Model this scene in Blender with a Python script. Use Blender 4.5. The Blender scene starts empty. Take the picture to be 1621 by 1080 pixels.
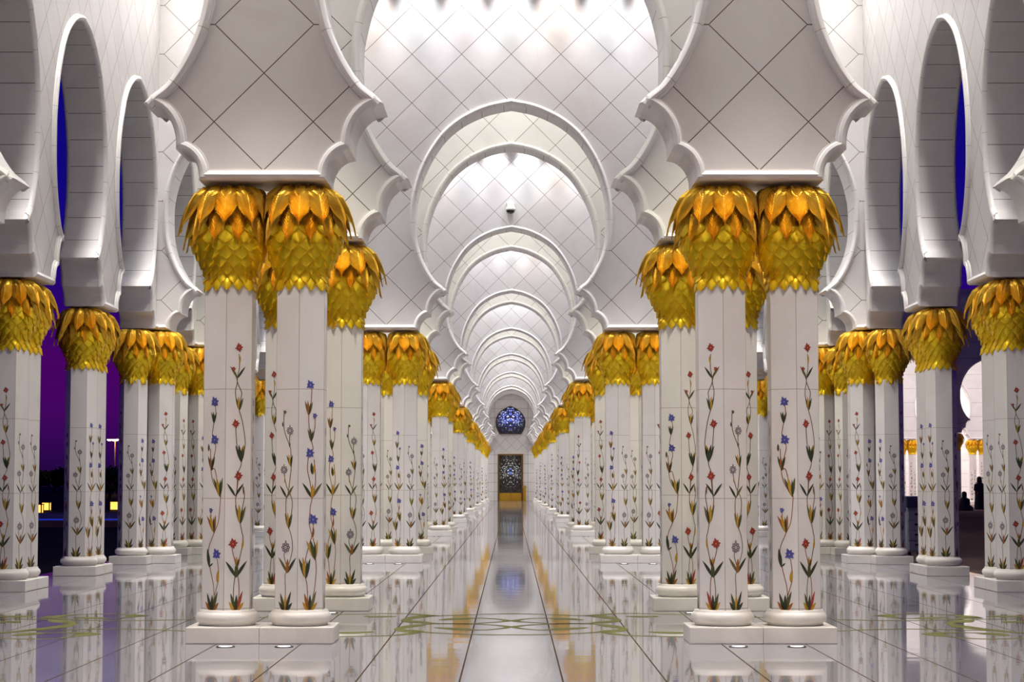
import bpy, bmesh, math, random
from mathutils import Vector, Matrix
random.seed(7)
PI = math.pi
S = bpy.context.scene
COL = S.collection

# ------------------------------------------------------------------ layout (metres)
D1, PER = 18.14, 18.0            # first pier front, bay length
PX = 2.277                       # nave pier centre
OX = 6.79                        # outer arcade centre line
SP = 0.668                       # spacing in a column pair
HALF = SP / 2
ZB = 4.22                        # underside of arcade walls
ZT = 11.5                        # ceiling
TH = 0.66                        # wall thickness
NR = 8
YEND = 155.8
def row_c(k): return D1 + HALF + PER * (k - 1)      # centre of front wall, row k (1..)
BACK = 4.58

# ------------------------------------------------------------------ helpers
def link(o, parent=None):
    COL.objects.link(o)
    if parent is not None: o.parent = parent
    return o
def mesh(name, verts, faces, mats=(), smooth=False, fm=None, uvs=None):
    me = bpy.data.meshes.new(name)
    me.from_pydata([tuple(v) for v in verts], [], faces)
    for m in mats: me.materials.append(m)
    if fm: me.polygons.foreach_set('material_index', fm)
    if uvs:
        uv = me.uv_layers.new(name='UVMap')
        for p in me.polygons:
            for li, u in zip(p.loop_indices, uvs[p.index]): uv.data[li].uv = u
    if smooth: me.polygons.foreach_set('use_smooth', [True] * len(me.polygons))
    me.update()
    return me
def obj(name, me, parent=None, loc=(0, 0, 0), rz=0):
    o = bpy.data.objects.new(name, me)
    o.location = loc; o.rotation_euler = (0, 0, rz)
    return link(o, parent)
def tag(o, label=None, cat=None, group=None, kind=None):
    if label: o['label'] = label
    if cat: o['category'] = cat
    if group: o['group'] = group
    if kind: o['kind'] = kind
    return o
def struct(name, me, parent=None, loc=(0, 0, 0), label=None):
    o = obj(name, me, parent, loc); o['kind'] = 'structure'
    if label: o['label'] = label
    return o
def thing(name, loc, rz, label, cat, group=None):
    o = bpy.data.objects.new(name, None); o.empty_display_size = .2
    o.location = loc; o.rotation_euler = (0, 0, rz); link(o)
    return tag(o, label, cat, group, 'thing')
class MB:
    def __init__(s): s.v = []; s.f = []; s.m = []
    def add(s, vs, fs, mi=0):
        b = len(s.v); s.v += [tuple(v) for v in vs]
        s.f += [tuple(i + b for i in f) for f in fs]; s.m += [mi] * len(fs)
    def box(s, x0, x1, y0, y1, z0, z1, mi=0):
        s.add([(x, y, z) for x in (x0, x1) for y in (y0, y1) for z in (z0, z1)],
              [(0, 1, 3, 2), (4, 6, 7, 5), (0, 4, 5, 1), (2, 3, 7, 6), (0, 2, 6, 4), (1, 5, 7, 3)], mi)
    def lathe(s, prof, n=32, cx=0, cy=0, mi=0, caps=True):
        vs = []; fs = []
        for r, z in prof:
            for i in range(n):
                a = 2 * PI * i / n; vs.append((cx + r * math.cos(a), cy + r * math.sin(a), z))
        for j in range(len(prof) - 1):
            for i in range(n):
                a, b = j * n + i, j * n + (i + 1) % n
                fs.append((a, b, b + n, a + n))
        if caps:
            fs.append(tuple(range(n))[::-1]); fs.append(tuple(range((len(prof) - 1) * n, len(prof) * n)))
        s.add(vs, fs, mi)
    def tube(s, pts, r, n=8, mi=0):
        vs = []; fs = []
        P = [Vector(p) for p in pts]
        for j, p in enumerate(P):
            t = (P[min(j + 1, len(P) - 1)] - P[max(j - 1, 0)]).normalized()
            u = t.orthogonal().normalized() if abs(t.z) < .9 else Vector((1, 0, 0))
            u = (u - t * u.dot(t)).normalized(); w = t.cross(u)
            rr = r[j] if isinstance(r, (list, tuple)) else r
            for i in range(n):
                a = 2 * PI * i / n; vs.append(p + u * (rr * math.cos(a)) + w * (rr * math.sin(a)))
        for j in range(len(P) - 1):
            for i in range(n):
                a, b = j * n + i, j * n + (i + 1) % n
                fs.append((a, b, b + n, a + n))
        fs.append(tuple(range(n))[::-1]); fs.append(tuple(range((len(P) - 1) * n, len(P) * n)))
        s.add(vs, fs, mi)
    def mesh(s, name, mats, smooth=False): return mesh(name, s.v, s.f, mats, smooth, s.m)
def bevelled(me, w, seg=2):
    bm = bmesh.new(); bm.from_mesh(me)
    bmesh.ops.remove_doubles(bm, verts=bm.verts, dist=1e-5)
    bmesh.ops.bevel(bm, geom=list(bm.edges), offset=w, segments=seg, affect='EDGES', profile=.5)
    bmesh.ops.recalc_face_normals(bm, faces=bm.faces)
    bm.to_mesh(me); bm.free(); return me

# ------------------------------------------------------------------ materials
def mat(name, base=(.8, .8, .8), rough=.5, metal=0, emit=None, es=1):
    m = bpy.data.materials.new(name); m.use_nodes = True
    b = m.node_tree.nodes['Principled BSDF']
    b.inputs['Base Color'].default_value = (*base, 1); b.inputs['Roughness'].default_value = rough
    b.inputs['Metallic'].default_value = metal
    if emit: b.inputs['Emission Color'].default_value = (*emit, 1); b.inputs['Emission Strength'].default_value = es
    return m
class N:
    """tiny node builder"""
    def __init__(s, m): s.t = m.node_tree; s.b = s.t.nodes['Principled BSDF']
    def n(s, typ, **kw):
        x = s.t.nodes.new(typ)
        for k, v in kw.items(): setattr(x, k, v)
        return x
    def set(s, sock, v):
        if isinstance(v, (int, float, tuple)): sock.default_value = v
        else: s.t.links.new(v, sock)
    def math(s, op, a, b=None, c=None):
        x = s.n('ShaderNodeMath', operation=op); s.set(x.inputs[0], a)
        if b is not None: s.set(x.inputs[1], b)
        if c is not None: s.set(x.inputs[2], c)
        return x.outputs[0]
    def xyz(s, v):
        x = s.n('ShaderNodeSeparateXYZ'); s.t.links.new(v, x.inputs[0]); return x.outputs
    def mix(s, f, a, b):
        x = s.n('ShaderNodeMix', data_type='RGBA'); s.set(x.inputs[0], f)
        s.set(x.inputs[6], a); s.set(x.inputs[7], b); return x.outputs[2]
    def noise(s, vec, scale, detail=4, rough=.55, dist=0):
        x = s.n('ShaderNodeTexNoise'); s.set(x.inputs['Vector'], vec); x.inputs['Scale'].default_value = scale
        x.inputs['Detail'].default_value = detail; x.inputs['Roughness'].default_value = rough
        x.inputs['Distortion'].default_value = dist; return x.outputs['Fac']
    def ramp(s, f, stops):
        x = s.n('ShaderNodeValToRGB'); s.set(x.inputs[0], f); e = x.color_ramp.elements
        while len(e) < len(stops): e.new(.5)
        for q, (p, c) in zip(e, stops): q.position = p; q.color = (*c, 1)
        return x.outputs[0]
    def line(s, v, halfw):      # 1 on the integer lines of v
        d = s.math('PINGPONG', v, .5)
        return s.math('LESS_THAN', d, halfw)
def marble_color(nb, pos, base, vein, scale=1.0):
    f = nb.noise(pos, .9 * scale, 6, .6, 1.2)
    g = nb.noise(pos, 4.5 * scale, 4, .6, .4)
    c = nb.mix(nb.math('MULTIPLY', nb.ramp(f, [(.45, (0, 0, 0)), (.62, (1, 1, 1))]), .55), (*base, 1), (*vein, 1))
    return nb.mix(nb.math('MULTIPLY', nb.math('SUBTRACT', 1.0, g), .12), c, (*vein, 1))
def pos_of(nb): return nb.n('ShaderNodeNewGeometry').outputs['Position']
WB, WV = (.80, .775, .755), (.70, .665, .645)
JOINT = (.13, .10, .08)
def wall_mat(name, axis):
    m = mat(name, rough=.38); nb = N(m); P = pos_of(nb); x = nb.xyz(P)
    col = marble_color(nb, P, WB, WV)
    hx, hz = PX / 5, .4535
    off = 0.0 if axis == 0 else row_c(1) - .15
    a = nb.math('DIVIDE', nb.math('SUBTRACT', x[axis], off), hx * 2)
    if axis == 1: a = nb.math('DIVIDE', nb.math('SUBTRACT', x[1], off), .45 * 2)
    z0 = 4.312 + (.4535 if axis == 0 else 0)
    b = nb.math('DIVIDE', nb.math('SUBTRACT', x[2], z0), hz * 2)
    l = nb.math('MAXIMUM', nb.line(nb.math('ADD', a, b), .0075), nb.line(nb.math('SUBTRACT', a, b), .0075))
    if axis == 0:
        ax = nb.math('ABSOLUTE', x[0])
        dx = nb.math('ABSOLUTE', nb.math('SUBTRACT', ax, PX))
        neck = nb.math('MULTIPLY', nb.math('MULTIPLY', nb.math('GREATER_THAN', dx, .452), nb.math('LESS_THAN', dx, 1.2)), nb.math('MULTIPLY', nb.math('GREATER_THAN', x[2], 5.22), nb.math('LESS_THAN', x[2], 6.11)))
        hz1 = nb.line(nb.math('DIVIDE', nb.math('SUBTRACT', x[2], 4.7655), .907), .0062)
        edge = nb.math('GREATER_THAN', ax, 6.376)
        reg = nb.math('MAXIMUM', neck, edge)
        l = nb.math('ADD', nb.math('MULTIPLY', l, nb.math('SUBTRACT', 1.0, reg)), nb.math('MULTIPLY', reg, hz1))
    # each slab a slightly different tone
    i1 = nb.math('FLOOR', nb.math('ADD', a, b)); i2 = nb.math('FLOOR', nb.math('SUBTRACT', a, b))
    w = nb.n('ShaderNodeTexWhiteNoise', noise_dimensions='2D')
    cmb = nb.n('ShaderNodeCombineXYZ'); nb.set(cmb.inputs[0], i1); nb.set(cmb.inputs[1], i2); nb.set(w.inputs['Vector'], cmb.outputs[0])
    col = nb.mix(nb.math('MULTIPLY', w.outputs['Value'], .35), col, (*[c * .93 for c in WV], 1))
    nb.set(nb.b.inputs['Base Color'], nb.mix(l, col, (*JOINT, 1)))
    return m
M = {}
M['wall_x'] = wall_mat('marble_slabs_cross', 0)
M['wall_y'] = wall_mat('marble_slabs_side', 1)
def uv_joint(name, step, hw, base=WB, vein=WV, vert=False, rough=.35, jc=JOINT):
    m = mat(name, rough=rough); nb = N(m); P = pos_of(nb)
    col = marble_color(nb, P, base, vein)
    uv = nb.xyz(nb.n('ShaderNodeUVMap').outputs[0])
    l = nb.line(nb.math('DIVIDE', uv[1], step), hw / step)
    if vert: l = nb.math('MAXIMUM', nb.math('MULTIPLY', l, .55), nb.math('MULTIPLY', nb.line(uv[0], vert), .8))
    nb.set(nb.b.inputs['Base Color'], nb.mix(l, col, (*jc, 1)))
    return m
M['soffit'] = uv_joint('marble_soffit', .42, .0045)
M['roll'] = uv_joint('marble_roll', .56, .004, (.82, .80, .78), (.74, .71, .69), jc=(.5, .45, .4))
M['shaft'] = uv_joint('marble_shaft', 1.0, .004, (.82, .79, .75), (.73, .69, .65), .012, .3, (.30, .24, .18))
def plain_marble(name, base, vein, rough, scale=1.5):
    m = mat(name, rough=rough); nb = N(m)
    nb.set(nb.b.inputs['Base Color'], marble_color(nb, pos_of(nb), base, vein, scale)); return m
M['base'] = plain_marble('marble_base', (.82, .79, .74), (.70, .65, .59), .3)
M['ceil'] = plain_marble('ceiling_plaster', (.8, .79, .78), (.76, .74, .73), .6)
def floor_mat():
    m = mat('floor_marble', rough=.05); nb = N(m); P = pos_of(nb); x = nb.xyz(P)
    col = marble_color(nb, P, (.31, .305, .33), (.24, .235, .26), .8)
    u = nb.math('ADD', nb.math('DIVIDE', x[0], .759), .5); v = nb.math('ADD', nb.math('DIVIDE', x[1], .759), .1)
    l = nb.math('MAXIMUM', nb.line(u, .0085), nb.math('MULTIPLY', nb.line(v, .005), .3))
    nb.set(nb.b.inputs['Base Color'], nb.mix(l, col, (.08, .055, .035, 1)))
    mp = nb.n('ShaderNodeMapping'); nb.set(mp.inputs[0], P); mp.inputs['Scale'].default_value = (.7, 2.2, 1)
    h = nb.noise(mp.outputs[0], 1.2, 3, .5)
    bp = nb.n('ShaderNodeBump'); bp.inputs['Strength'].default_value = .009; bp.inputs['Distance'].default_value = .1
    nb.set(bp.inputs['Height'], h); nb.t.links.new(bp.outputs[0], nb.b.inputs['Normal'])
    nb.set(nb.b.inputs['Specular IOR Level'], nb.math('MAXIMUM', 0.0, nb.math('SUBTRACT', .5, nb.math('MULTIPLY', l, .6))))
    nb.b.inputs['IOR'].default_value = 1.65
    nb.set(nb.b.inputs['Roughness'], nb.math('ADD', nb.math('MULTIPLY', nb.noise(P, 2.0), .05), .015))
    return m
M['floor'] = floor_mat()
def gold(name, a, b, rough, metal):
    m = mat(name, rough=rough, metal=metal); nb = N(m)
    tc = nb.n('ShaderNodeTexCoord').outputs['Object']
    f = nb.noise(tc, 9, 3)
    nb.set(nb.b.inputs['Base Color'], nb.mix(nb.ramp(f, [(.35, (0, 0, 0)), (.65, (1, 1, 1))]), (*a, 1), (*b, 1)))
    return m
M['gold_scale'] = gold('gold_scales', (1.0, .72, .02), (.97, .61, .012), .36, .55)
M['gold_leaf'] = gold('gold_fronds', (1.0, .66, .08), (.80, .45, .03), .32, .8)
INL = {'red': (.34, .05, .025), 'blue': (.085, .095, .34), 'grey': (.17, .14, .15), 'pale': (.62, .56, .55), 'green': (.085, .09, .025),
       'dark': (.045, .055, .025), 'yellow': (.52, .29, .03), 'orange': (.34, .12, .022), 'stem': (.30, .12, .05), 'olive': (.15, .13, .045), 'light': (.85, .6, .45)}
INK = list(INL); INM = [mat('inlay_' + k, INL[k], .3) for k in INK]; II = {k: i for i, k in enumerate(INK)}

# ------------------------------------------------------------------ column meshes
R_HEX = .254; APO = R_HEX * math.cos(PI / 6)
def build_shaft():
    V = []; F = []; U = []
    z0, z1 = .28, 3.29
    for i in range(6):
        a0 = -PI / 2 + PI / 3 * i; a1 = a0 + PI / 3
        p = [(R_HEX * math.cos(a), R_HEX * math.sin(a)) for a in (a0, a1)]
        b = len(V)
        V += [(*p[0], z0), (*p[1], z0), (*p[1], z1), (*p[0], z1)]; F.append((b, b + 1, b + 2, b + 3))
        U.append([(0, z0 - .31), (1, z0 - .31), (1, z1 - .31), (0, z1 - .31)])
    return mesh('shaft', V, F, [M['shaft']], uvs=U)
ME = {}
ME['shaft'] = build_shaft()
mb = MB(); mb.lathe([(.20, .153), (.255, .153), (.256, .168), (.268, .178), (.286, .20), (.291, .225), (.285, .25), (.268, .27), (.258, .275), (.258, .290), (.25, .296), (.15, .296)], 48)
ME['ring'] = mb.mesh('ring_base', [M['base']], True)
def plinth(x0, x1, y0, y1):
    mb = MB(); mb.box(x0, x1, y0, y1, 0, .15)
    return bevelled(mb.mesh('plinth', [M['base']]), .008)
g = .001
ME['plinth'] = plinth(-HALF + g, HALF - g, -HALF, HALF)
ME['plinth_end'] = plinth(-HALF, HALF, -HALF, .519)        # cross pier: front and back arm
ME['plinth_side'] = plinth(-.085, HALF, -HALF, HALF)            # cross pier: side arm
def core_r(z):
    pts = [(3.20, .222), (3.27, .228), (3.34, .226), (3.41, .240), (3.54, .305), (3.65, .362), (3.80, .375), (4.0, .33), (4.19, .23)]
    for (a, ra), (b, rb) in zip(pts, pts[1:]):
        if z <= b: return ra + (rb - ra) * max(0, (z - a)) / (b - a)
    return .25
def core_ra(z, a):
    """radius of the bulb; its foot follows the six-sided shaft"""
    q = ((a + PI / 2) % (PI / 3)) - PI / 6
    hx = APO / math.cos(q) + .002
    f = min(1, max(0, (3.45 - z) / .13))
    return max(core_r(z), hx * f)
def build_bulb():
    mb = MB()
    zs = [3.205, 3.24, 3.27, 3.34, 3.41, 3.48, 3.54, 3.6, 3.65, 3.8, 4.0, 4.19]
    n = 36; vs = []; fs = []
    for z in zs:
        for i in range(n):
            a = 2 * PI * i / n; r = core_ra(z, a) - (.012 if z < 3.45 else .03); vs.append((r * math.cos(a), r * math.sin(a), z))
    for j in range(len(zs) - 1):
        for i in range(n):
            p, q = j * n + i, j * n + (i + 1) % n; fs.append((p, q, q + n, p + n))
    fs.append(tuple(range(n))[::-1]); fs.append(tuple(range((len(zs) - 1) * n, len(zs) * n)))
    mb.add(vs, fs)
    n = 14
    for j in range(8):
        zl = 3.214 + j * .0715; zt = zl + .150
        for i in range(n):
            a = -PI / 2 + 2 * PI * (i + .5 * (j % 2)) / n
            da = PI / n * 1.03
            vs = []; fs = []; NV = 6; us = (-1, -.5, 0, .5, 1)
            def edge(t, u):
                hw = da * (t / .5 if t < .5 else 1 - ((t - .5) / .5) ** 1.7)
                return zt + (zl - zt) * t, a + u * hw
            for v in range(NV + 1):
                t = v / NV
                for u in us:
                    z, an = edge(t, u)
                    r = core_ra(z, an) - .012 + (.032 if j < 2 else .042) * t ** 1.4 + .012 * (1 - u * u) * math.sin(PI * min(1, t * .8 + .1)) - (.006 * t if u == 0 else 0)
                    vs.append((r * math.cos(an), r * math.sin(an), z))
            m = len(us)
            for v in range(NV):
                for q in range(m - 1):
                    k = v * m + q; fs.append((k, k + 1, k + m + 1, k + m))
            mb.add(vs, fs)
            rim = [v * m for v in range(NV // 2, NV)] + [NV * m + 2] + [v * m + m - 1 for v in range(NV - 1, NV // 2 - 1, -1)]
            o = [vs[k] for k in rim]; inn = []
            for x, y, z in o:
                r = math.hypot(x, y); f = max(.19, (r - .040)) / r; inn.append((x * f, y * f, z + .016))
            L = len(o)
            mb.add(o + inn, [(k, k + 1, L + k + 1, L + k) for k in range(L - 1)])
    return mb
def build_fronds():
    mb = MB()
    up = [(0, .10, 4.195), (.1, .19, 4.198), (.22, .27, 4.18), (.38, .345, 4.12), (.55, .395, 4.03), (.75, .435, 3.92), (.9, .456, 3.83), (1, .470, 3.755)]
    lo = [(0, .20, 4.12), (.25, .30, 4.06), (.45, .350, 3.95), (.7, .385, 3.80), (.88, .402, 3.69), (1, .418, 3.61)]
    def path(P, s):
        for (a, r0, z0), (b, r1, z1) in zip(P, P[1:]):
            if s <= b:
                t = (s - a) / (b - a); return r0 + (r1 - r0) * t, z0 + (z1 - z0) * t
        return P[-1][1], P[-1][2]
    for layer, P, wmax, ribs, n0 in ((0, up, .118, 22, 0), (1, lo, .098, 18, .5)):
        NS, us = ribs * 3, (-1, -.72, -.4, -.09, 0, .09, .4, .72, 1)
        for i in range(12):
            a = -PI / 2 + PI / 6 * (i + n0)
            er, et = Vector((math.cos(a), math.sin(a), 0)), Vector((-math.sin(a), math.cos(a), 0))
            vs = []; fs = []
            jit = .012 * math.sin(i * 2.4 + layer)
            for js in range(NS + 1):
                s0 = js / NS
                for u in us:
                    au = abs(u)
                    s = max(0, s0 - .27 * au)           # leaflets meet the midrib in a V
                    r, z = path(P, min(1, s)); r2, z2 = path(P, min(1, s + .02)); r1, z1 = path(P, max(0, min(1, s) - .02))
                    t = Vector((r2 - r1, z2 - z1)); t.normalize(); nr, nz = -t.y, t.x
                    if nr < 0: nr, nz = -nr, -nz
                    w = wmax * min(1, .45 + s * 1.6) * max(.0, 1 - max(0, (s - .42) / .50) ** 2.2)
                    ph = (js % 3) / 3
                    saw = (0, 1, .55)[js % 3]
                    if au > .9: w *= 1 - .08 * (1 - saw)
                    d = (.0095 * saw if au > .05 else .013) - .055 * abs(u) ** 2.2 * (w / wmax) + .020
                    if .05 < au < .2: d -= .003
                    vs.append(er * (r + nr * d) + et * (u * w + jit * s0) + Vector((0, 0, z + nz * d - .024)))
            m = len(us)
            for js in range(NS):
                for q in range(m - 1):
                    k = js * m + q; fs.append((k, k + 1, k + m + 1, k + m))
            mb.add(vs, fs)
    return mb
def smooth_scales(me):
    for p in me.polygons: p.use_smooth = True
    return me
def squeeze(mb, dirs=(0,), lim=.331):
    """where capitals meet, the foliage is pressed flat against the neighbour"""
    o = MB(); o.f, o.m = mb.f, mb.m
    for x, y, z in mb.v:
        for a in dirs:
            c, n = math.cos(a), math.sin(a); d = x * c + y * n
            if d > lim - .03:
                e = lim - .03 * math.exp(-(d - lim + .03) / .03) - d; x += c * e; y += n * e
        o.v.append((x, y, z))
    return o
bulb, fronds = build_bulb(), build_fronds()
ME['bulb'] = smooth_scales(squeeze(bulb).mesh('capital', [M['gold_scale']])); ME['fronds'] = squeeze(fronds).mesh('palm_fronds', [M['gold_leaf']])
CLA = math.atan2(.52, .42)
for nm, dirs in (('bulb_cl', 0), ('fronds_cl', 1)):
    src, mt = ((bulb, 'gold_scale'), (fronds, 'gold_leaf'))[dirs]
    pn = ('capital', 'palm_fronds')[dirs]
    for tagn, dd in (('f', (CLA,)), ('r', (-CLA,)), ('s', (PI - CLA, PI + CLA)), ('g', (PI - CLA,)), ('h', (PI + CLA,)), ('t', (CLA, -CLA))):
        m_ = squeeze(src, dd, .329).mesh(pn, [M[mt]])
        ME[nm + tagn] = m_ if dirs else smooth_scales(m_)

# ------------------------------------------------------------------ flower inlays (facet-local: x across, z up, -y out of the stone)
def zz(Y): return 2.82 - Y * .001242
class Vine:
    def __init__(s, k, mirror=False): s.mb = MB(); s.k = k * (-1 if mirror else 1)
    def P(s, p): return Vector((p[0] * s.k, zz(p[1])))
    def poly(s, pts, y, c): s.mb.add([(p.x, -y, p.y) for p in pts], [tuple(range(len(pts)))], II[c])
    def stem(s, pts, c='stem', w=.0042):
        P = [s.P(p) for p in pts]; Q = []
        for i in range(len(P) - 1):
            p0, p1, p2, p3 = P[max(i - 1, 0)], P[i], P[i + 1], P[min(i + 2, len(P) - 1)]
            for t in (0, .25, .5, .75):
                Q.append(.5 * ((2 * p1) + (p2 - p0) * t + (2 * p0 - 5 * p1 + 4 * p2 - p3) * t * t + (3 * p1 - p0 - 3 * p2 + p3) * t ** 3))
        Q.append(P[-1])
        vs = []; fs = []
        for i, q in enumerate(Q):
            t = (Q[min(i + 1, len(Q) - 1)] - Q[max(i - 1, 0)]).normalized(); n = Vector((-t.y, t.x))
            for sg in (-1, 1): vs.append(((q + n * w * sg).x, -.0012, (q + n * w * sg).y))
        for i in range(len(Q) - 1): fs.append((2 * i, 2 * i + 1, 2 * i + 3, 2 * i + 2))
        s.mb.add(vs, fs, II[c])
    def blade(s, p, ang, ln, wd, c, bend=0., y=.0018):
        """lens-shaped leaf from point p, leaning ang degrees from upright"""
        o = s.P(p); a = math.radians(ang) * (1 if s.k > 0 else -1); bend = bend * (1 if s.k > 0 else -1)
        L, R = [], []
        for i in range(7):
            t = i / 6; th = a + bend * t * t
            cpt = o + Vector((math.sin(a) * ln * t + bend * ln * t * t * .5, math.cos(a) * ln * t))
            w = wd * math.sin(PI * min(1, t * .96 + .02)) ** .8 * (1 - .35 * t)
            n = Vector((math.cos(th), -math.sin(th))); L.append(cpt - n * w); R.append(cpt + n * w)
        s.poly(L + R[::-1], y, c)
    def star(s, p, r, c, n=8, pale='light'):
        o = s.P(p)
        for i in range(n):
            a = 2 * PI * i / n + .2; rr = r * (1.0 if i % 2 == 0 else .82) * (1.15 if math.sin(a) > .8 else 1)
            d, n_ = Vector((math.cos(a), math.sin(a))), Vector((-math.sin(a), math.cos(a)))
            s.poly([o, o + d * rr * .45 + n_ * rr * .30, o + d * rr, o + d * rr * .45 - n_ * rr * .30], .0024 + .0001 * i, c)
        s.poly([o + Vector((math.cos(i * PI / 3), math.sin(i * PI / 3))) * r * .45 for i in range(6)], .0034, c)
        s.poly([o + Vector((math.cos(i * PI / 3) * .7, math.sin(i * PI / 3))) * r * .13 for i in range(6)], .0038, pale)
    def rosette(s, p, r):
        o = s.P(p)
        s.poly([o + Vector((math.cos(2 * PI * i / 32), math.sin(2 * PI * i / 32))) * r * (1 + .13 * math.cos(2 * PI * i / 32 * 8)) for i in range(32)], .0024, 'grey')
        for i in range(8):
            a = 2 * PI * i / 8; q = o + Vector((math.cos(a), math.sin(a))) * r * .70
            s.poly([q + Vector((math.cos(j * PI / 3), math.sin(j * PI / 3))) * r * .15 for j in range(6)], .003, 'pale')
        s.poly([o + Vector((math.cos(i * PI / 5), math.sin(i * PI / 5))) * r * .36 for i in range(10)], .0034, 'pale')
        s.poly([o + Vector((math.cos(i * PI / 3), math.sin(i * PI / 3))) * r * .14 for i in range(6)], .0038, 'grey')
        s.blade((p[0], p[1] - r / .00124), 0, r * .5, r * .2, 'grey')
    def pair(s, p, ln, c1='green', c2='dark', mid=None):
        L = ln * .00124
        s.blade(p, -30, L, L * .105, c1, -.2); s.blade(p, 30, L, L * .105, c2, .2)
        if mid: s.blade(p, 2, L * .8, L * .13, mid, 0, .0021)
    def tulip(s, p, ln, mid='yellow', out='green', lean=0):
        L = ln * .00124
        s.blade(p, lean - 14, L, L * .10, out, -.10); s.blade(p, lean + 14, L * .95, L * .10, out, .10)
        s.blade(p, lean - 5, L * 1.0, L * .115, mid, 0, .0021); s.blade(p, lean + 8, L * .85, L * .07, 'dark', 0, .0022)
    def tuft(s, p, cs=('green', 'dark', 'yellow', 'orange')):
        for i, (a, l) in enumerate(((-30, .10), (-14, .17), (2, .15), (16, .19), (36, .10))):
            s.blade((p[0] + (i - 2) * 4, p[1]), a, l, .019, cs[i % len(cs)], .12 * (i - 2) / 2)
    def done(s, name): return s.mb.mesh(name, INM)
def vine_red(k=.00153, mirror=False):
    v = Vine(k, mirror)
    v.stem([(-17, 2035), (-22, 1900), (-14, 1800), (3, 1715)], 'olive'); v.stem([(6, 2035), (14, 1900), (8, 1800), (-7, 1740), (-4, 1700), (-17, 1660), (-32, 1590), (-28, 1560)], 'stem')
    v.stem([(3, 1715), (26, 1600), (36, 1500), (30, 1470), (18, 1400)], 'olive'); v.stem([(18, 1400), (-8, 1290), (-14, 1220), (-8, 1195), (0, 1100), (4, 1060)], 'stem')
    v.stem([(18, 1400), (30, 1290), (43, 1200), (36, 1130)], 'olive'); v.stem([(-8, 1195), (-4, 1110), (0, 1030), (21, 955), (-4, 860), (-15, 740), (-17, 680)], 'olive')
    v.stem([(21, 955), (41, 850), (43, 780), (25, 650), (5, 570), (-17, 480), (-21, 420), (-10, 350), (-32, 280), (-34, 262)], 'olive')
    v.stem([(5, 570), (16, 470), (18, 430), (-10, 350), (3, 250), (0, 150)], 'olive')
    v.star((0, 103), .042, 'red'); v.star((-34, 262), .025, 'red', 6); v.star((-17, 668), .042, 'red'); v.star((3, 1052), .046, 'red'); v.star((-28, 1548), .050, 'red')
    v.blade((4, 225), 5, .08, .010, 'yellow'); v.pair((-8, 330), 100, 'olive', 'dark'); v.tulip((5, 570), 105, 'yellow', 'green')
    v.tulip((20, 950), 130, 'dark', 'dark', -4); v.blade((22, 900), 12, .10, .018, 'yellow'); v.pair((-16, 1200), 110, 'dark', 'dark')
    v.blade((36, 1190), -4, .09, .007, 'stem'); v.tulip((18, 1405), 145, 'yellow', 'olive'); v.blade((30, 1590), 8, .10, .012, 'yellow')
    v.tulip((0, 1725), 85, 'yellow', 'orange'); v.pair((-6, 1795), 140, 'dark', 'dark', 'green'); v.tuft((-6, 2042), ('yellow', 'green', 'dark', 'red'))
    return v.done('flower_inlay')
def vine_blue(k=.00184):
    v = Vine(k)
    v.stem([(-12, 2035), (17, 1900), (37, 1790), (27, 1660)]); v.stem([(10, 2035), (7, 1870), (-18, 1720), (-28, 1590), (7, 1465), (32, 1380), (44, 1210), (40, 1195)])
    v.stem([(40, 1200), (22, 1090), (5, 1000), (-15, 1010)]); v.stem([(40, 1200), (-3, 1100), (-18, 1010), (-20, 930), (-22, 850)]); v.stem([(-8, 1000), (-2, 920), (10, 850), (5, 800)])
    v.stem([(5, 790), (-12, 750), (-2, 660), (10, 600), (3, 510)]); v.stem([(7, 1465), (-10, 1400), (-16, 1310)])
    v.star((2, 505), .050, 'blue', 7); v.star((3, 785), .052, 'blue', 7); v.star((22, 1625), .054, 'blue', 7); v.star((-16, 1303), .028, 'blue', 6)
    v.tulip((-2, 665), 90, 'dark', 'green'); v.blade((-33, 870), 0, .07, .014, 'green'); v.tulip((-15, 1010), 110, 'orange', 'dark')
    v.tulip((40, 1205), 150, 'yellow', 'green', -8); v.tulip((6, 1470), 140, 'yellow', 'orange', -12); v.blade((-22, 1720), -8, .17, .022, 'dark'); v.blade((-20, 1715), 50, .05, .01, 'dark')
    v.blade((28, 1830), 5, .11, .020, 'yellow'); v.tuft((-5, 2042), ('orange', 'dark', 'dark', 'green'))
    return v.done('flower_inlay')
def vine_grey(k=.00183):
    v = Vine(k)
    v.stem([(-8, 2035), (-3, 1900), (-6, 1780), (7, 1735), (-13, 1640), (-5, 1590)], 'olive'); v.stem([(7, 1735), (37, 1600), (32, 1500), (14, 1430)], 'olive')
    v.stem([(14, 1430), (-3, 1330), (-3, 1225), (10, 1170), (28, 980)], 'olive'); v.stem([(14, 1430), (32, 1310), (32, 1220), (0, 1130), (-14, 1050), (-17, 1010)], 'olive')
    v.stem([(28, 980), (23, 860), (16, 820), (17, 730)], 'olive'); v.stem([(14, 820), (-18, 710), (-20, 590)], 'olive')
    v.rosette((18, 718), .036); v.rosette((-17, 1005), .036); v.rosette((-3, 1575), .044); v.star((-15, 580), .022, 'green', 6)
    v.pair((7, 1762), 130, 'olive', 'dark', 'orange'); v.tulip((14, 1440), 120, 'yellow', 'olive'); v.pair((0, 1212), 105, 'dark', 'olive'); v.blade((-12, 1100), 0, .05, .009, 'yellow')
    v.tulip((25, 985), 95, 'yellow', 'dark', -8); v.blade((-26, 690), -6, .05, .008, 'dark'); v.tulip((16, 840), 35, 'olive', 'olive'); v.tuft((-5, 2042), ('dark', 'green', 'yellow', 'dark'))
    return v.done('flower_inlay')
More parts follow.
